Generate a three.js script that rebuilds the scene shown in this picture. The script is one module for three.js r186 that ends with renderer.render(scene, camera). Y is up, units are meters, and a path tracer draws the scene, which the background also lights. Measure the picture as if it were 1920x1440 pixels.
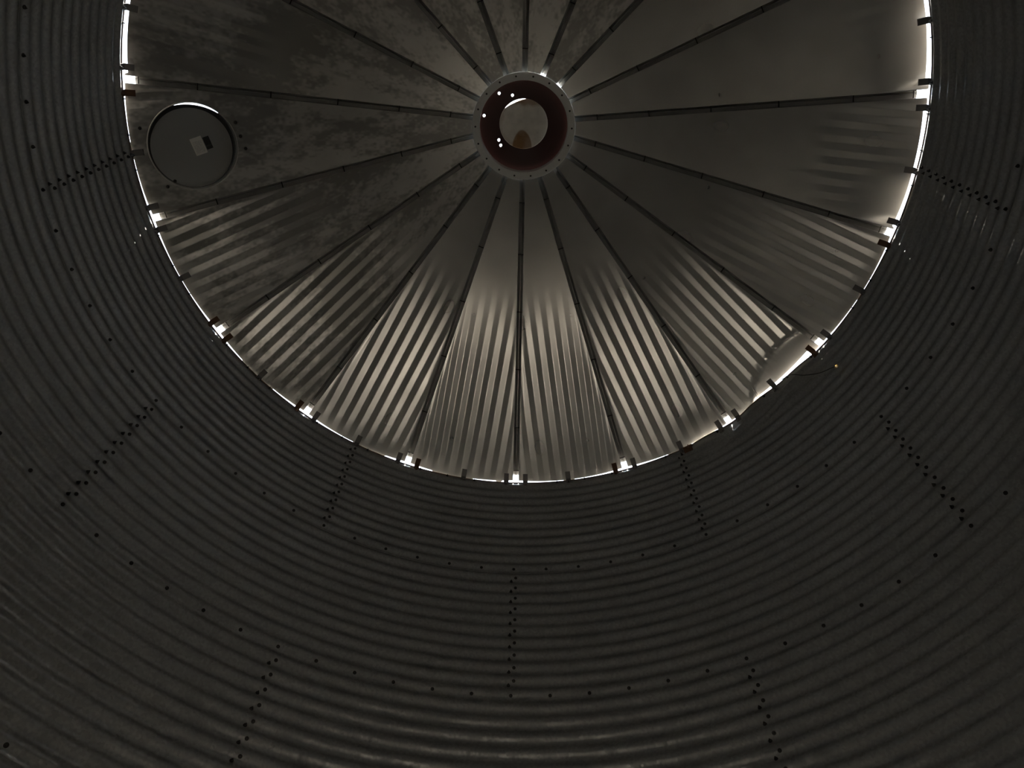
import * as THREE from 'three';
import { mergeGeometries } from 'three/addons/utils/BufferGeometryUtils.js';
import { Brush, Evaluator, SUBTRACTION } from 'three-bvh-csg';

// ---------------------------------------------------------------- camera, sky, sun, exposure
const scene = new THREE.Scene();
const camera = new THREE.PerspectiveCamera(54.15, 4 / 3, 0.05, 400);
const rad = Math.PI / 180;
camera.position.set(0.0058, 1.3526, 1.0676);
camera.rotation.set(62.10 * rad, 1.071 * rad, 2.21 * rad, 'YXZ');
scene.add(camera);

scene.background = new THREE.Color(0.80, 0.92, 1.06);
scene.backgroundIntensity = 1.0;

const sun = new THREE.DirectionalLight(new THREE.Color(1.0, 0.945, 0.865), 14);
sun.name = 'sun';
sun.target.position.set(0, 0, 2.0);
sun.position.set(0, 19.5, 6.5);              // shines in through the open door behind the camera
sun.castShadow = true;
sun.shadow.mapSize.set(4096, 4096);
Object.assign(sun.shadow.camera, { left: -9, right: 9, top: 9, bottom: -9, near: 1, far: 60 });
scene.add(sun, sun.target);

const renderer = new THREE.WebGLRenderer({ antialias: true });
renderer.toneMapping = THREE.LinearToneMapping;
renderer.toneMappingExposure = 4.7;
renderer.shadowMap.enabled = true;

// ---------------------------------------------------------------- helpers
let seed = 20240611;
const rnd = () => { seed = (seed * 1664525 + 1013904223) >>> 0; return seed / 4294967296; };
const hash = (x, y, k = 0) => { let h = Math.imul(x + 7919, 374761393) ^ Math.imul(y + 104729, 668265263) ^ Math.imul(k + 1299709, 974711); h = Math.imul(h ^ (h >>> 15), 2246822519); h = Math.imul(h ^ (h >>> 13), 3266489917); return ((h ^ (h >>> 16)) >>> 0) / 4294967296; };
const sm = (a, b, x) => { const t = Math.min(1, Math.max(0, (x - a) / (b - a))); return t * t * (3 - 2 * t); };
const lerp = (a, b, t) => a + (b - a) * t;
function vnoise(x, y, per, k, pery = per) {    // value noise that repeats every per (pery) cells
  const xi = Math.floor(x), yi = Math.floor(y), fx = x - xi, fy = y - yi, m = (n, p) => ((n % p) + p) % p, a = m(xi, per), b = m(xi + 1, per), c = m(yi, pery), d = m(yi + 1, pery);
  const u = fx * fx * (3 - 2 * fx), v = fy * fy * (3 - 2 * fy);
  return lerp(lerp(hash(a, c, k), hash(b, c, k), u), lerp(hash(a, d, k), hash(b, d, k), u), v);
}
const fbm = (u, v, base, oct, k) => { let s = 0, a = 0.5, p = base; for (let i = 0; i < oct; i++) { s += a * vnoise(u * p, v * p, p, k + i); a *= 0.5; p *= 2; } return s / (1 - Math.pow(0.5, oct)); };

const used = {};
const numbered = (n) => { const c = used[n] = (used[n] ?? -1) + 1; return c ? n + '_' + String(c).padStart(3, '0') : n; };
function group(name, data) { const g = new THREE.Group(); g.name = numbered(name); g.userData = data; scene.add(g); return g; }
function part(name, geo, mat, parent) {
  const m = new THREE.Mesh(geo, mat); m.name = numbered(name); m.castShadow = m.receiveShadow = true; parent.add(m); return m;
}
const V = (x, y, z) => new THREE.Vector3(x, y, z);
// angle a in degrees round the bin: 0 is the wall opposite the door, positive towards -x; door at 180
const er = (a) => V(-Math.sin(a * rad), 0, -Math.cos(a * rad));
const et = (a) => V(-Math.cos(a * rad), 0, Math.sin(a * rad));
const cyl = (a, y, r) => er(a).multiplyScalar(r).setY(y);

// a sheet of metal: front grid P(i, j), back grid Q(i, j), closed along its edges
function sheet(nu, nv, P, Q, UV) {
  const pos = [], uv = [], idx = [], W = nv + 1;
  for (const F of [P, Q]) for (let i = 0; i <= nu; i++) for (let j = 0; j <= nv; j++) { const p = F(i, j); pos.push(p.x, p.y, p.z); uv.push(...UV(i, j)); }
  const a = P(0, 0), n = P(1, 0).sub(a).cross(P(0, 1).sub(a)), flip = n.dot(P(0, 0).sub(Q(0, 0))) < 0, off = (nu + 1) * W;
  const quad = (A, B, C, D, f) => (f ? idx.push(A, C, B, A, D, C) : idx.push(A, B, C, A, C, D));
  for (let i = 0; i < nu; i++) for (let j = 0; j < nv; j++) {
    const A = i * W + j, B = A + W;
    quad(A, B, B + 1, A + 1, flip); quad(off + A, off + B, off + B + 1, off + A + 1, !flip);
  }
  const ring = [];                           // the four edges, with vertices of their own
  for (let i = 0; i < nu; i++) ring.push([i, 0]); for (let j = 0; j < nv; j++) ring.push([nu, j]);
  for (let i = nu; i > 0; i--) ring.push([i, nv]); for (let j = nv; j > 0; j--) ring.push([0, j]);
  const b0 = pos.length / 3;
  for (const [i, j] of ring) for (const F of [P, Q]) { const p = F(i, j); pos.push(p.x, p.y, p.z); uv.push(...UV(i, j)); }
  for (let k = 0; k < ring.length; k++) { const A = b0 + 2 * k, B = b0 + 2 * ((k + 1) % ring.length); quad(A, A + 1, B + 1, B, flip); }
  const g = new THREE.BufferGeometry();
  g.setAttribute('position', new THREE.Float32BufferAttribute(pos, 3)); g.setAttribute('uv', new THREE.Float32BufferAttribute(uv, 2));
  g.setIndex(idx); g.computeVertexNormals(); return g;
}
// a closed outline carried along stations; frame(t) returns [origin, x axis, y axis]
function sweep(outline, stations, frame) {
  const pos = [], N = outline.length, rows = stations.map((t) => { const [o, x, y] = frame(t); return outline.map(([a, b]) => o.clone().addScaledVector(x, a).addScaledVector(y, b)); });
  const tri = (...p) => p.forEach((q) => pos.push(q.x, q.y, q.z)), uv = [];
  for (let s = 0; s + 1 < rows.length; s++) for (let k = 0; k < N; k++) {
    const k2 = (k + 1) % N; tri(rows[s][k], rows[s + 1][k], rows[s + 1][k2]); tri(rows[s][k], rows[s + 1][k2], rows[s][k2]);
  }
  const faces = THREE.ShapeUtils.triangulateShape(outline.map(([a, b]) => new THREE.Vector2(a, b)), []);
  for (const [a, b, c] of faces) { tri(rows[0][a], rows[0][b], rows[0][c]); const L = rows[rows.length - 1]; tri(L[a], L[c], L[b]); }
  for (let i = 0; i < pos.length; i += 3) uv.push(pos[i] + pos[i + 1] * 0.37, pos[i + 2] + pos[i + 1] * 0.61);
  const g = new THREE.BufferGeometry();
  g.setAttribute('position', new THREE.Float32BufferAttribute(pos, 3)); g.setAttribute('uv', new THREE.Float32BufferAttribute(uv, 2)); g.computeVertexNormals(); return g;
}
const merged = (list) => mergeGeometries(list.map((g) => (g.index ? g.toNonIndexed() : g)));
function placeAlong(obj, p, out, up = V(0, 1, 0)) {      // local z goes to out, local y near up
  const z = out.clone().normalize(), x = up.clone().cross(z).normalize(), y = z.clone().cross(x);
  obj.position.copy(p); obj.quaternion.setFromRotationMatrix(new THREE.Matrix4().makeBasis(x, y, z)); return obj;
}

// ---------------------------------------------------------------- textures and materials
function dataMap(n, fn, srgb, rx = 1, ry = 1) {
  const d = new Uint8Array(n * n * 4);
  for (let y = 0; y < n; y++) for (let x = 0; x < n; x++) { const c = fn(x / n, y / n, x, y); for (let k = 0; k < 3; k++) d[(y * n + x) * 4 + k] = Math.max(0, Math.min(255, c[k] * 255)); d[(y * n + x) * 4 + 3] = 255; }
  const t = new THREE.DataTexture(d, n, n); t.wrapS = t.wrapT = THREE.RepeatWrapping; t.magFilter = THREE.LinearFilter; t.minFilter = THREE.LinearMipmapLinearFilter; t.generateMipmaps = true;
  if (srgb) t.colorSpace = THREE.SRGBColorSpace; t.repeat.set(rx, ry); t.needsUpdate = true; return t;
}
// crystals of zinc: nearest of jittered cell points, repeating
function spangle(u, v, cells) {
  const x = u * cells, y = v * cells, xi = Math.floor(x), yi = Math.floor(y); let best = 9, id = 0;
  for (let i = -1; i <= 1; i++) for (let j = -1; j <= 1; j++) {
    const cx = ((xi + i) % cells + cells) % cells, cy = ((yi + j) % cells + cells) % cells;
    const dx = xi + i + hash(cx, cy, 1) - x, dy = yi + j + hash(cx, cy, 2) - y, d = dx * dx + dy * dy;
    if (d < best) { best = d; id = cx * 977 + cy; }
  }
  return id;
}
const N1 = 512, ids = new Uint32Array(N1 * N1);
for (let y = 0; y < N1; y++) for (let x = 0; x < N1; x++) ids[y * N1 + x] = spangle(x / N1, y / N1, 44);
const SP = 1 / 0.55;                          // the pattern repeats every 0.55 m
const spangleNormal = dataMap(N1, (u, v, x, y) => { const i = ids[y * N1 + x]; return [0.5 + (hash(i, 5) - 0.5) * 0.16, 0.5 + (hash(i, 7) - 0.5) * 0.16, 1]; }, false, SP, SP);
const spangleRough = dataMap(N1, (u, v, x, y) => { const i = ids[y * N1 + x]; const r = 0.80 + 0.20 * hash(i, 3); return [r, r, r]; }, false, SP, SP);
const roofRough = dataMap(N1, (u, v) => { const r = 0.92 + 0.2 * (fbm(u, v, 5, 2, 17) - 0.5); return [r, r, r]; }, false, 1 / 1.1, 1 / 1.1);
const wallColor = dataMap(1024, (u, v, x, y) => {
  const i = ids[(y % N1) * N1 + (x % N1)], g = 0.37 + 0.07 * (hash(i, 9) - 0.5) + 0.05 * (fbm(u, v, 24, 4, 31) - 0.5), st = 0;
  return [g - st, g * 0.995 - st, g * 0.95 - st].map((c) => Math.pow(Math.max(c, 0), 1 / 2.2));
}, true, SP / 2, SP / 2);
function roofColor(stain, k) {
  return dataMap(1024, (u, v, x, y) => {
    let g = 0.60 + 0.10 * (fbm(u, v, 12, 2, k) - 0.5);
    let brown = 0.02 * fbm(u, v, 4, 4, k + 3);
    if (stain) {                               // dark oxide blotches, drawn out down the slope
      const f = 0.46 * vnoise(u * 9, v * 4, 9, k + 20, 4) + 0.38 * (0.6 * vnoise(u * 30, v * 12, 30, k + 40, 12) + 0.4 * vnoise(u * 75, v * 36, 75, k + 41, 36)) + 0.16 * vnoise(u * 150, v * 90, 150, k + 7, 90), m = sm(0.40, 0.64, f);
      g *= 1 - stain * m;
    }
    return [g, g * 0.982, g * 0.945 - brown].map((c) => Math.pow(Math.max(c, 0), 1 / 2.2));
  }, true, 1 / 2.2, 1 / 2.2);
}
const metal = (o) => new THREE.MeshPhysicalMaterial({ metalness: 0.9, side: THREE.DoubleSide, ...o });
const M = {
  wall: metal({ color: 0xffffff, map: wallColor, roughness: 0.47, normalScale: new THREE.Vector2(0.45, 0.45), roughnessMap: spangleRough, normalMap: spangleNormal }),
  roof: metal({ color: 0xffffff, map: roofColor(0, 101), roughness: 0.32, metalness: 0.82, roughnessMap: roofRough }),
  roofStained: metal({ color: 0xffffff, map: roofColor(0.44, 211), roughness: 0.40, metalness: 0.82, roughnessMap: roofRough }),
  rib: metal({ color: new THREE.Color(0.60, 0.595, 0.58), roughness: 0.38, metalness: 0.8 }),
  clip: metal({ color: new THREE.Color(0.22, 0.21, 0.20), roughness: 0.6, metalness: 0.6 }),
  rustClip: metal({ color: new THREE.Color(0.14, 0.075, 0.04), roughness: 0.85, metalness: 0.2 }),
  bolt: metal({ color: new THREE.Color(0.030, 0.026, 0.022), roughness: 0.7, metalness: 0.3 }),
  ring: metal({ color: new THREE.Color(0.62, 0.62, 0.60), roughness: 0.5, metalness: 0.75 }),
  maroon: new THREE.MeshPhysicalMaterial({ color: new THREE.Color(0.038, 0.011, 0.009), roughness: 0.42, side: THREE.DoubleSide }),
  hatch: metal({ color: new THREE.Color(0.36, 0.36, 0.335), roughness: 0.75, metalness: 0.2 }),
  rubber: new THREE.MeshStandardMaterial({ color: new THREE.Color(0.012, 0.011, 0.009), roughness: 0.9 }),
  paper: null, dark: null,
};

// ---------------------------------------------------------------- the bin's measures
const R = 2.7313, RING = 1.1176, TOP = 6 * RING, PITCH = RING / 11, AMP = 0.0076;
const WALLTOP = TOP + 0.006, SLOPE = 30.5 * rad, TAN = Math.tan(SLOPE), H0 = 6.726, TMETAL = 0.0018;

// ---------------------------------------------------------------- wall of corrugated sheets
const wall = group('wall_round', { kind: 'structure', label: 'round grain bin wall of galvanised corrugated steel sheets bolted in rings' });
const ridges = [[-35.5, 6.50, -43, 6.585, 0.011], [-43, 6.47, -52, 6.55, 0.009], [-46.5, 6.575, -54, 6.615, 0.008], [-30.5, 6.60, -37, 6.62, 0.007]];
function wallRadius(a, y) {                    // the inner face; the upper edge opposite-right is knocked in
  const near = sm(-62, -52, a) * (1 - sm(-34, -27, a)), up = sm(6.30, 6.52, y), d = near * up;
  let r = R + AMP * (1 - 0.82 * d) * Math.cos((y / PITCH) * 2 * Math.PI);
  r -= 0.040 * Math.exp(-Math.pow((a + 49.5) / 7.5, 2)) * sm(6.25, 6.70, y);
  if (d > 0) {
    r -= 0.009 * d * Math.sin(a * 0.62 + y * 11);
    for (const [a1, y1, a2, y2, h] of ridges) {
      const k = R * rad, px = (a - a1) * k, py = y - y1, qx = (a2 - a1) * k, qy = y2 - y1, t = Math.min(1, Math.max(0, (px * qx + py * qy) / (qx * qx + qy * qy)));
      const e = Math.hypot(px - t * qx, py - t * qy); r -= 1.7 * h * Math.exp(-Math.pow(e / 0.017, 2)) * Math.sin(Math.PI * (0.12 + 0.76 * t));
    }
  }
  return r;
}
function wallPiece(a0, a1, y0, y1, lift, fine = 1) {
  const nu = Math.max(2, Math.ceil((a1 - a0) / (2 / fine))), nv = Math.max(2, Math.ceil(((y1 - y0) / PITCH) * 12));
  const at = (t) => (i, j) => { const a = lerp(a0, a1, i / nu), y = lerp(y0, y1, j / nv); return cyl(a, y, wallRadius(a, y) + lift + t); };
  return sheet(nu, nv, at(0), at(TMETAL), (i, j) => [(lerp(a0, a1, i / nu) + 400) * rad * R, lerp(y0, y1, j / nv)]);
}
const rimShape = Array.from({ length: 8 }, (_, i) => [0.0045 * Math.cos(i * Math.PI / 4), 0.0045 * Math.sin(i * Math.PI / 4)]);
const rimGeo = (a0, a1) => sweep(rimShape, Array.from({ length: 61 }, (_, i) => lerp(a0, a1, i / 60)), (a) => [cyl(a, WALLTOP - 0.001, wallRadius(a, WALLTOP)), er(a), V(0, 1, 0)]);
// a hexagon nut on a washer with a stub of bolt, seen from inside; local z points into the bin
const boltGeo = merged([
  new THREE.CylinderGeometry(0.0125, 0.0135, 0.003, 14).rotateX(Math.PI / 2).translate(0, 0, 0.0015),
  new THREE.CylinderGeometry(0.0095, 0.0095, 0.009, 6).rotateX(Math.PI / 2).translate(0, 0, 0.007),
  new THREE.CylinderGeometry(0.0042, 0.005, 0.012, 8).rotateX(Math.PI / 2).translate(0, 0, 0.016),
]);
const DOOR = { half: 10.4, top: 1.36 };
const sheets = [];
for (let ring = 1; ring <= 6; ring++) {
  const y1 = ring === 1 ? WALLTOP : TOP - (ring - 1) * RING + 0.014, y0 = TOP - ring * RING - (ring < 6 ? 0.014 : 0), lift = ring % 2 ? 0 : 0.002;
  for (let k = 0; k < 6; k++) {
    const mid = (ring % 2 ? 0 : 30) + 60 * k, a0 = mid - 30 - 0.55, a1 = mid + 30 + 0.55, lap = 0.0009;
    const pieces = [];
    const fine = ring === 1 && mid === 300 ? 2 : 1;
    const spans = ring === 6 && mid === 150 ? [[a0, 180 - DOOR.half, y0, y1]] : ring === 6 && mid === 210 ? [[180 + DOOR.half, a1, y0, y1]]
      : ring === 5 && mid === 180 ? [[a0, 180 - DOOR.half, y0, y1], [180 + DOOR.half, a1, y0, y1], [180 - DOOR.half, 180 + DOOR.half, DOOR.top, y1]] : [[a0, a1, y0, y1]];
    for (const [p, q, b, t] of spans) pieces.push(wallPiece(p > 180 ? p - 360 : p, p > 180 ? q - 360 : q, b, t, lift + lap * (k % 2), fine));
    let g = pieces.length > 1 ? mergeGeometries(pieces) : pieces[0];
    if (ring === 1 && mid === 300) {           // a small hole drilled through the sheet for the cable
      const b = new Brush(g), c = new Brush(new THREE.CylinderGeometry(0.012, 0.012, 0.12, 20));
      placeAlong(c, cyl(-59.65, 6.359, R), V(0, 1, 0), er(-59.65)); b.updateMatrixWorld(); c.updateMatrixWorld();
      const ev = new Evaluator(); ev.attributes = ['position', 'normal', 'uv']; ev.useGroups = false;
      g = ev.evaluate(b, c, SUBTRACTION).geometry;
    }
    const s = part('wall_sheet', g, M.wall, wall); sheets.push({ s, ring, mid });
    if (ring === 1) part('rim', rimGeo(mid > 180 ? mid - 390 : mid - 30, mid > 180 ? mid - 330 : mid + 30), M.rustClip, s);
  }
}
function wallBolt(a, y, ring) {
  const own = sheets.find((q) => q.ring === ring && Math.abs(((a - q.mid + 540) % 360) - 180) <= 30.01).s;
  const b = part('bolt', boltGeo, M.bolt, own), e = 0.004; b.scale.setScalar(0.82);
  const slope = (wallRadius(a, y + e) - wallRadius(a, y - e)) / (2 * e);
  placeAlong(b, cyl(a, y, wallRadius(a, y) - 0.0005), er(a).multiplyScalar(-1).addScaledVector(V(0, 1, 0), slope).normalize());
  b.rotateZ(hash(Math.round(a * 10), Math.round(y * 100)) * 1.04);
}
const seamsInView = { 1: [-90, -30, 30, 90], 2: [-60, 0, 60], 3: [-30, 30] };
for (const [ring, list] of Object.entries(seamsInView)) for (const a of list) for (let c = 0; c < 11; c++) {
  const y = TOP - (+ring) * RING + (c + 0.28) * PITCH; if (y > WALLTOP - 0.03) continue;
  if (+ring === 3 && y < 3.5) continue;
  if (c === 0) continue;
  wallBolt(a - 0.33, y, +ring); wallBolt(a + 0.33, y - 0.30 * PITCH, +ring);
}
for (let a = -110; a <= 110; a += 5) wallBolt(a, TOP - RING + 0.22 * PITCH, 1);
for (let a = -75; a <= 75; a += 5) wallBolt(a, TOP - 2 * RING + 0.22 * PITCH, 2);
for (const a of [-50, -55, -60, 50, 55, 60]) wallBolt(a, TOP - 3 * RING + 0.22 * PITCH, 3);
for (let a = -107.5; a <= 110; a += 5) if (Math.abs(a % 20) > 3) wallBolt(a, WALLTOP - 0.022, 1);

// ---------------------------------------------------------------- roof
const ceiling = group('ceiling', { kind: 'structure', label: 'shallow cone roof of corrugated galvanised panels joined by raised ribs' });
const closed = [[47.2, 53.5, 0.05], [89.3, 91, 0.05], [28.7, 30, 0.05], [24.5, 28.7, 0.03], [8.2, 15, 0.045], [2.8, 3.3, 0.03], [-10.4, -9, 0.05], [-29.8, -28.3, 0.05], [-46.3, -45.5, 0.03], [-57.5, -47, -0.036], [-70, -69.2, 0.05],
  [-98, -81, -0.010], [-117, -102, -0.018], [101, 117, -0.014], [119, 181, 0.09], [-181, -119, 0.09]];
function overhang(a) { let o = 0.006; for (const [p, q, v] of closed) o = lerp(o, v, sm(p - 0.35, p, a) * (1 - sm(q, q + 0.35, a))); return o; }
const facet = 8 * rad, P2 = 0.1016;
function zig(v) {                              // rounded zigzag, facets tilted either way
  const t = ((v / P2) % 1 + 1) % 1, x = t < 0.5 ? t * 4 - 1 : 3 - t * 4, H = (P2 / 4) * Math.tan(facet), k = 0.05;
  const q = Math.abs(x); return H * Math.sign(x) * (q > 1 - 2 * k ? 1 - k - Math.pow(q - 1, 2) / (4 * k) + 0 : q);
}
function panelPoint(am, s, v, w) {             // s out from the axis, v across, w along the panel's upward normal
  const e = er(am), p = e.clone().multiplyScalar(s).addScaledVector(et(am), v); p.y = H0 + (R - s) * TAN;
  return p.addScaledVector(e, w * Math.sin(SLOPE)).addScaledVector(V(0, 1, 0), w * Math.cos(SLOPE));
}
const STOP = 0.424, T10 = Math.tan(10 * rad), RIBHALF = 0.025;
const hatchAt = { am: 90, s: 2.386, v: 0.004, r: 0.302 };
function bump(am, s, v) {                      // dents in single panels
  let w = 0;
  if (am === -50) {
    const d = Math.hypot(s - 3.295, v + 0.27), Rc = 0.773; if (d < Rc) w += 0.16 * (Rc - d);
    w -= 0.012 * Math.exp(-Math.pow((d - Rc) / 0.014, 2));
  }
  if (am === -110) { const d = Math.hypot(s - 2.50, v - 0.30); w += 0.006 * Math.exp(-Math.pow(d / 0.06, 2)); w += 0.055 * sm(2.4, 2.75, s) * sm(-0.3, 0.0, v) * (1 - 0.6 * sm(0.36, 0.45, v)); }
  if (am === -90) w += 0.05 * sm(2.35, 2.75, s) * sm(0.0, 0.2, v) * (1 - 0.7 * sm(0.34, 0.45, v));
  if (am === -30) w += 0.02 * sm(2.5, 2.75, s) * sm(0.0, -0.2, v) * (1 - sm(-0.34, -0.44, v));
  return w;
}
const fade = (am) => ({ 70: [0.9, 1.7], 50: [0.8, 1.6], 30: [1.1, 1.9], 10: [1.2, 2.0], '-10': [1.2, 2.0], '-30': [1.1, 1.9], '-50': [1.2, 1.9], '-70': [1.4, 2.1], '-90': [2.05, 2.45], '-110': [2.1, 2.9], 90: [1.9, 2.5], 110: [1.8, 2.3] }[am] ?? [1.9, 2.5]);
const flatness = (am) => ({ 50: 0.05, 30: 0.14, 10: 0.10, '-50': 0.02, 70: 0.05, 110: 0.07 }[am] ?? 0.03);
function makePanel(k) {
  let am = 10 + 20 * k; if (am > 180) am -= 360;
  const vmax = R * Math.sin(10 * rad) - RIBHALF / Math.cos(10 * rad), hatch = am === hatchAt.am ? hatchAt : null;
  const fl = flatness(am), shift = hash(k, 3) * P2, dented = hatch || am === -50 || am === -90 || am === -110;
  const vs = [-vmax, vmax], offs = dented ? [0.04, 0.12, 0.25, 0.375, 0.5, 0.625, 0.75, 0.88, 0.96] : [0.04, 0.12, 0.31, 0.5, 0.69, 0.88, 0.96];
  for (let n = -12; n <= 12; n++) for (const o of offs) { const v = (n + o) * P2 / 2 - shift; if (Math.abs(v) < vmax - 0.001) vs.push(v); }
  vs.sort((a, b) => a - b);
  if (hatch) { for (let q = -12; q <= 12; q++) vs.push(hatch.v + hatch.r * Math.sin((q / 12) * Math.PI / 2)); vs.sort((a, b) => a - b); }
  const smin = (v) => Math.max(STOP, (Math.abs(v) + RIBHALF / Math.cos(10 * rad)) / T10);
  const smax = (v) => { const s0 = Math.sqrt(R * R - v * v), r = R + overhang(am + Math.atan2(v, s0) / rad); return Math.max(smin(v) + 0.002, Math.sqrt(r * r - v * v)); };
  const height = (s, v) => {
    const edge = (R * Math.sin(10 * rad)) * (s / R) - Math.abs(v);           // distance to the rib
    let dent = am === -50 ? 1 - 0.7 * sm(0.79, 0.755, Math.hypot(s - 3.295, v + 0.27)) : 1;
    if (am === -110) dent = 0.8 - 0.5 * sm(2.3, 2.6, s) * sm(-0.3, 0.1, v);
    if (am === -90) dent = 1 - 0.8 * sm(2.3, 2.6, s) * sm(-0.15, 0.1, v);
    if (hatch) dent = sm(0.32, 0.37, Math.hypot(s - hatch.s, v - hatch.v) * 0.98);
    return zig(v + shift) * sm(0.012, 0.06, edge) * (1 - sm(R - fl - 0.05, R - fl * 0.3, s) * 0.85) * dent * sm(...fade(am), s) + bump(am, s, v);
  };
  const span = (lo, hi, rows) => {
    const sv = (i, j) => lerp(lo(vs[i]), hi(vs[i]), j / rows);
    return sheet(vs.length - 1, rows, (i, j) => panelPoint(am, sv(i, j), vs[i], height(sv(i, j), vs[i])), (i, j) => panelPoint(am, sv(i, j), vs[i], height(sv(i, j), vs[i]) + TMETAL), (i, j) => [vs[i] + k * 0.731, sv(i, j) / Math.cos(SLOPE)]);
  };
  const half = hatch && ((v) => Math.sqrt(Math.max(0, hatch.r * hatch.r - (v - hatch.v) ** 2)) * Math.cos(SLOPE));
  const mids = hatch && ((v) => Math.min(smax(v) - 0.001, Math.max(smin(v) + 0.001, hatch.s)));
  const g = hatch ? mergeGeometries([span(smin, (v) => mids(v) - half(v), 30), span((v) => mids(v) + half(v), smax, 12)]) : span(smin, smax, am === -50 ? 70 : 40);
  const stained = am > 40 || am < -145;
  return part('roof_panel', g, stained ? M.roofStained : M.roof, ceiling);
}
for (let k = 0; k < 18; k++) makePanel(k);

// ribs: raised channels over the joints, open at the eave, one leg folded over the other along the middle
const rp = Math.atan(TAN * Math.cos(10 * rad));
function ribFrame(a) { return (q) => { const e = er(a), o = e.clone().multiplyScalar(q); o.y = H0 + (R - q * Math.cos(10 * rad)) * TAN; return [o, et(a), e.multiplyScalar(Math.sin(rp)).setY(Math.cos(rp))]; }; }
const inner = [[-0.034, -0.0005], [-0.0245, -0.0005], [-0.0205, 0.026], [-0.0012, 0.050], [-0.0012, 0.020], [0.0012, 0.020], [0.0012, 0.050], [0.0205, 0.026], [0.0245, -0.0005], [0.034, -0.0005]];
const outer = [[0.034, 0.0012], [0.026, 0.0012], [0.022, 0.0265], [0.0, 0.0535], [-0.022, 0.0265], [-0.026, 0.0012], [-0.034, 0.0012]];
const ribBolt = merged([new THREE.CylinderGeometry(0.0042, 0.0042, 0.052, 8).rotateZ(Math.PI / 2), new THREE.CylinderGeometry(0.009, 0.009, 0.007, 6).rotateZ(Math.PI / 2).translate(0.0285, 0, 0), new THREE.CylinderGeometry(0.009, 0.009, 0.006, 6).rotateZ(Math.PI / 2).translate(-0.028, 0, 0)]);
for (let k = 0; k < 18; k++) {
  let a = 20 * k; if (a > 180) a -= 360;
  const f = ribFrame(a), end = Math.abs(a) >= 100 && Math.abs(a) < 120 ? 2.68 : 2.70;
  const start = { '-160': 0.43, '-140': 0.428, 180: 0.408, '-120': 0.408, 160: 0.404 }[a] ?? 0.3915;
  const st = Array.from({ length: 15 }, (_, i) => lerp(start, end, Math.pow(i / 14, 1.3)));
  const rib = part('rib', sweep([...inner, ...outer], st, (q) => { const [o, x, y] = f(q); return [o, x, y]; }), M.rib, ceiling);
  if (Math.abs(a) <= 120 || Math.abs(a) > 120) for (const q of [0.62, 1.02, 1.46, 1.90, 2.34, 2.665]) {
    if (q > 1.1 && Math.abs(a) > 125) continue;
    const [o, x, y] = f(q), b = part('bolt', ribBolt, M.bolt, rib); b.position.copy(o).addScaledVector(y, 0.010);
    b.quaternion.setFromRotationMatrix(new THREE.Matrix4().makeBasis(x, y, x.clone().cross(y)));
  }
}
// clips that hold the roof to the top of the wall: beside every rib and at the middle of every panel
const clipGeo = (() => {
  const w = 0.021, prof = [[0, -0.065], [0, 0.012], [-0.055, 0.012 + 0.055 * TAN]], t = 0.003, o = [];
  for (const [x, y] of prof) o.push([x, y]); o.push([-0.055 + 0.0015, 0.012 + 0.055 * TAN - t], [-t, 0.012 - t * 0.6], [-t, -0.065]);
  return merged([sweep(o, [-w, w], (z) => [V(0, 0, z), V(1, 0, 0), V(0, 1, 0)]), boltGeo.clone().rotateY(-Math.PI / 2).translate(-0.003, -0.045, 0)]);
})();
function clip(a, mat = M.clip, dy = 0) {
  const r = wallRadius(a, WALLTOP - 0.02) - AMP * 0.9, m = part('eave_clip', clipGeo, mat, ceiling), e = er(a), y = V(0, 1, 0);
  m.quaternion.setFromRotationMatrix(new THREE.Matrix4().makeBasis(e, y, e.clone().cross(y))); m.position.copy(cyl(a, WALLTOP + dy, r));
}
for (let a = -120; a <= 120; a += 20) for (const d of [-1.75, 1.75]) if (Math.abs(a + d) < 113) clip(a + d, hash(a, d > 0 ? 1 : 2) > 0.8 ? M.rustClip : M.clip);
for (let a = -110; a <= 110; a += 20) clip(a + (hash(a, 8) - 0.5) * 1.4, M.clip);

// ---------------------------------------------------------------- peak ring and fill cap
const HR = 8.071;
const peak = group('peak_ring', { label: 'pale steel ring bolted round the filling hole at the roof peak', category: 'ring' });
const lathe = (pts, seg = 96) => new THREE.LatheGeometry(pts.map(([r, y]) => new THREE.Vector2(r, y)), seg);
part('flange', lathe([[0.378, HR - 0.004], [0.381, HR - 0.007], [0.437, HR - 0.007], [0.442, HR - 0.003], [0.442, HR], [0.378, HR], [0.378, HR - 0.004]]), M.ring, peak);
part('neck', lathe([[0.378, HR], [0.378, HR + 0.085], [0.390, HR + 0.088], [0.390, HR + 0.085], [0.381, HR + 0.082], [0.381, HR]]), M.ring, peak);
for (let a = 10; a < 370; a += 20) {
  const b = part('bolt', boltGeo, M.bolt, peak); b.scale.setScalar(0.62); placeAlong(b, cyl(a, HR - 0.0068, 0.413), V(0, -1, 0), er(a));
}
const cap = group('fill_cap', { label: 'dark red cone cap over the filling hole with a round grey lid', category: 'cap' });
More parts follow.
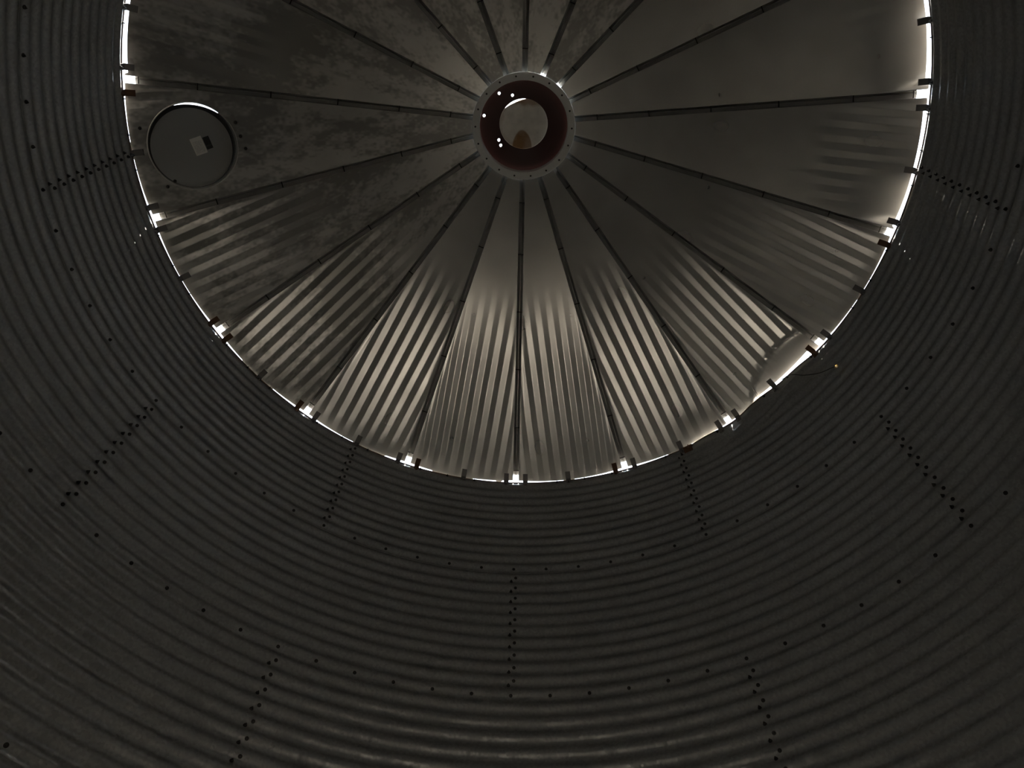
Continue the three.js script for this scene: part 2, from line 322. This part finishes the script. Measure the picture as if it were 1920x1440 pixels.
{
  let cone = lathe([[0.425, HR + 0.075], [0.43, HR + 0.082], [0.404, HR + 0.111], [0.213, HR + 0.186], [0.211, HR + 0.182], [0.213, HR + 0.178], [0.40, HR + 0.105], [0.425, HR + 0.075]]);
  const ev = new Evaluator(); ev.attributes = ['position', 'normal', 'uv']; ev.useGroups = false;
  let b = new Brush(cone); b.updateMatrixWorld();
  for (const [a, r] of [[140, 0.335], [102, 0.352], [157, 0.26], [58, 0.255], [48, 0.268]]) {   // rust holes that let daylight in
    const c = new Brush(new THREE.CylinderGeometry(0.0125, 0.0125, 0.3, 14)); c.position.copy(cyl(a, HR + 0.14, r)); c.updateMatrixWorld();
    b = ev.evaluate(b, c, SUBTRACTION); b.updateMatrixWorld();
  }
  part('cone', b.geometry, M.maroon, cap);
  const n = 512, lidMap = dataMap(n, (u, v) => {
    const x = u * 2 - 1, y = v * 2 - 1, q = fbm(u, v, 5, 5, 301), g = 0.66 + 0.22 * (fbm(u, v, 9, 3, 77) - 0.5);
    const tongue = sm(1.06, 0.94, Math.hypot((x + 0.05) / 0.39, (y + 1) / 0.76) + 0.12 * (q - 0.5));
    const rim = sm(0.60, 0.74, y * 0.9 + 0.25 * (q - 0.5) + 0.1 * x) + 0.5 * sm(0.72, 0.95, Math.hypot(x, y) + 0.5 * (q - 0.5)) * sm(0.1, -0.3, x);
    const k = Math.min(1, tongue * (0.55 + 0.6 * q) + rim * 0.7);
    return [lerp(g, 0.26, k), lerp(g * 0.97, 0.15, k), lerp(g * 0.88, 0.06, k)].map((c) => Math.pow(Math.max(c, 0), 1 / 2.2));
  }, true);
  const lidEdge = Array.from({ length: 120 }, (_, i) => { // the lip is bent up on one side and lets a sliver of sky in
    const a = i * 3, d = Math.abs(((a - 156 + 540) % 360) - 180), q = d < 30 ? 0.211 - 0.017 * Math.cos((d / 30) * Math.PI / 2) : 0.232, p = cyl(a, 0, q); return new THREE.Vector2(p.x, -p.z);
  });
  const lid = new THREE.ExtrudeGeometry(new THREE.Shape(lidEdge), { depth: 0.006, bevelEnabled: false }).rotateX(-Math.PI / 2); // underside takes the rust print
  const uv = lid.attributes.uv, ps = lid.attributes.position; for (let i = 0; i < uv.count; i++) uv.setXY(i, 0.5 + ps.getX(i) / 0.44, 0.5 + ps.getZ(i) / 0.44);
  M.lid = new THREE.MeshPhysicalMaterial({ map: lidMap, roughness: 0.6, metalness: 0.15 });
  const lm = part('lid', lid, M.lid, cap); lm.position.set(0, HR + 0.187, 0);
  part('hinge', new THREE.BoxGeometry(0.06, 0.008, 0.03), M.ring, lm).position.set(0.1, 0.010, -0.2);
}

// ---------------------------------------------------------------- inspection hatch in the roof
{
  const h = group('roof_hatch', { label: 'round inspection hatch in the roof with two stickers on its grey lid', category: 'hatch' });
  const { am, s, v, r } = hatchAt, frameX = et(am), frameN = er(am).multiplyScalar(Math.sin(SLOPE)).setY(Math.cos(SLOPE)), frameS = frameN.clone().cross(frameX);   // frameS points down the slope or up it
  h.position.copy(panelPoint(am, s, v, 0)); h.quaternion.setFromRotationMatrix(new THREE.Matrix4().makeBasis(frameX, frameN, frameX.clone().cross(frameN)));
  // local x: along et(90) = +z... ; local y: up through the roof; local z: across
  part('collar', lathe([[r, -0.004], [r + 0.006, -0.006], [r + 0.008, -0.002], [r + 0.004, 0.0], [r + 0.004, 0.05], [r, 0.05], [r, -0.004]], 80), M.roof, h);
  const skirt = new THREE.Shape(Array.from({ length: 160 }, (_, i) => { // warped on one side, where a sliver of sky shows
    const t = (i / 160) * Math.PI * 2, d = Math.abs(((t / rad + 13 + 540) % 360) - 180), q = d < 31 ? 0.303 - 0.012 * Math.pow(Math.cos((d / 31) * Math.PI / 2), 0.8) : 0.328; return new THREE.Vector2(-0.009 + q * Math.cos(t), -0.006 + q * Math.sin(t));
  }));
  skirt.holes.push(new THREE.Path().absarc(-0.019, 0.004, 0.281, 0, Math.PI * 2, true));
  const sk = part('skirt', new THREE.ExtrudeGeometry(skirt, { depth: 0.006, bevelEnabled: false, curveSegments: 72 }).rotateX(Math.PI / 2), M.rubber, h); sk.position.y = 0.058;
  const lid = part('lid', new THREE.CylinderGeometry(0.287, 0.287, 0.006, 72), M.hatch, h); lid.position.set(-0.019, 0.0615, 0.004);
  const paper = dataMap(256, (u, v2) => { const b = 0.8, e = u < 0.1 || u > 0.78 || v2 < 0.10 || v2 > 0.88, t = hash(Math.floor(u * 60), Math.floor(v2 * 16), 9) > 0.45 && Math.floor(v2 * 32) % 2 ? 0.26 : 0; const g = e ? b : b - t - 0.03; return [g, g * 0.98, g * 0.9].map((q) => Math.pow(q, 1 / 2.2)); }, true);
  M.paper = new THREE.MeshStandardMaterial({ map: paper, roughness: 0.9 });
  M.dark = new THREE.MeshStandardMaterial({ map: dataMap(128, (u) => { const g = u < 0.22 ? 0.022 : u < 0.34 ? 0.05 : 0.012; const q = Math.pow(g, 1 / 2.2); return [q, q, q * 0.95]; }, true), roughness: 0.6 });
  const p1 = part('paper_sticker', new THREE.BoxGeometry(0.125, 0.0016, 0.084), M.paper, lid); p1.position.set(0.012, -0.0036, -0.045); p1.rotation.y = -0.26; p1.userData.label = 'white paper sticker';
  const p2 = part('dark_sticker', new THREE.BoxGeometry(0.090, 0.0016, 0.046), M.dark, lid); p2.position.set(0.03, -0.0036, -0.112); p2.rotation.y = -0.26; p2.userData.label = 'black sticker';
  for (const [x, z] of [[0.03, -0.17], [0.045, -0.225]]) { const b = part('bolt', boltGeo, M.hatch, lid); b.scale.setScalar(0.9); placeAlong(b, V(x, -0.0034, z), V(0, -1, 0), V(1, 0, 0)); }
  for (const [px, pz] of [[0.15, 0.33], [-0.265, 0.225], [0.15, -0.315], [0.05, -0.335], [-0.04, -0.36], [-0.23, 0.17]]) { const b = part('bolt', boltGeo, M.bolt, h); b.scale.setScalar(0.9); placeAlong(b, V(px, -0.003, pz), V(0, -1, 0), V(1, 0, 0)); }
}

// ---------------------------------------------------------------- small things at the top of the wall
{
  const t = group('rusty_plate', { label: 'small square rusty plate fixed to the wall just below the eave', category: 'plate' });
  const a = -31.7, y = 6.655; placeAlong(t, cyl(a, y, wallRadius(a, y) - 0.012), er(a).multiplyScalar(-1));
  M.rust = new THREE.MeshStandardMaterial({ map: dataMap(128, (u, v) => { const q = fbm(u, v, 6, 4, 13); return [0.11 + 0.10 * q, 0.055 + 0.05 * q, 0.03 + 0.015 * q].map((c) => Math.pow(c, 1 / 2.2)); }, true), roughness: 0.95 });
  part('plate', new THREE.BoxGeometry(0.075, 0.085, 0.004), M.rust, t);
  const b = part('bolt', boltGeo, M.rust, t); b.position.set(0.012, 0.02, 0.002);
}
{
  const t = group('cable', { label: 'thin dark cable hanging from the eave to a hole in the wall', category: 'cable' });
  const pts = [[-51.5, 6.70], [-53.2, 6.655], [-54.9, 6.545], [-57.1, 6.435], [-59.0, 6.372], [-59.6, 6.360]].map(([a, y], i) => cyl(a, y, wallRadius(a, y) - 0.018 + (i === 5 ? 0.013 : 0)));
  part('wire', new THREE.TubeGeometry(new THREE.CatmullRomCurve3(pts), 48, 0.0032, 8), new THREE.MeshStandardMaterial({ color: 0x33302c, roughness: 0.6 }), t);
  const g = part('grommet', new THREE.TorusGeometry(0.013, 0.004, 10, 28), new THREE.MeshPhysicalMaterial({ color: new THREE.Color(0.75, 0.48, 0.16), roughness: 0.35, metalness: 0.6 }), t);
  placeAlong(g, cyl(-59.65, 6.359, wallRadius(-59.65, 6.359) - 0.005), er(-59.65)); g.userData.label = 'brass coloured grommet';
}

// ---------------------------------------------------------------- floor, doorway and the yard outside
const dust = dataMap(512, (u, v) => { const q = fbm(u, v, 5, 6, 401), g = 0.20 + 0.12 * (q - 0.5); return [g * 1.05, g * 0.98, g * 0.88].map((c) => Math.pow(c, 1 / 2.2)); }, true, 0.5, 0.5);
const floorGeo = new THREE.CylinderGeometry(R + 0.12, R + 0.12, 0.2, 96);
const floor = part('floor', floorGeo, new THREE.MeshStandardMaterial({ map: dust, roughness: 0.95 }), scene); floor.position.y = -0.1; floor.userData = { kind: 'structure', label: 'dusty concrete floor of the grain bin' };
const groundShape = new THREE.Shape().absarc(0, 0, 60, 0, Math.PI * 2); groundShape.holes.push(new THREE.Path().absarc(0, 0, R + 0.1, 0, Math.PI * 2, true));
const ground = part('ground', new THREE.ExtrudeGeometry(groundShape, { depth: 0.2, bevelEnabled: false, curveSegments: 64 }).rotateX(-Math.PI / 2), new THREE.MeshStandardMaterial({ color: new THREE.Color(0.345, 0.31, 0.265), roughness: 1 }), scene);
ground.position.y = -0.26; ground.userData = { kind: 'structure', label: 'bare sunlit yard outside the grain bin' };
{
  const d = group('door_1', { kind: 'structure', label: 'open doorway in the bin wall behind the viewer' });
  const w = R * Math.sin(DOOR.half * rad), z = R * Math.cos(DOOR.half * rad) - 0.004, b = 0.05;
  part('door_frame', merged([
    new THREE.BoxGeometry(b, DOOR.top, 0.09).translate(-w - 0.005, DOOR.top / 2, z), new THREE.BoxGeometry(b, DOOR.top, 0.09).translate(w + 0.005, DOOR.top / 2, z),
    new THREE.BoxGeometry(2 * w + 0.06, b, 0.10).translate(0, DOOR.top + 0.01, z + 0.03),
  ]), M.rib, d);
  const leaf = part('door_leaf', new THREE.BoxGeometry(0.03, DOOR.top - 0.06, 2 * w - 0.04), M.rib, d); leaf.position.set(-w - 0.06, DOOR.top / 2 + 0.02, z + w + 0.07);
}

scene.traverse((o) => { if (o.isMesh) { o.castShadow = o.receiveShadow = true; } });
renderer.render(scene, camera);
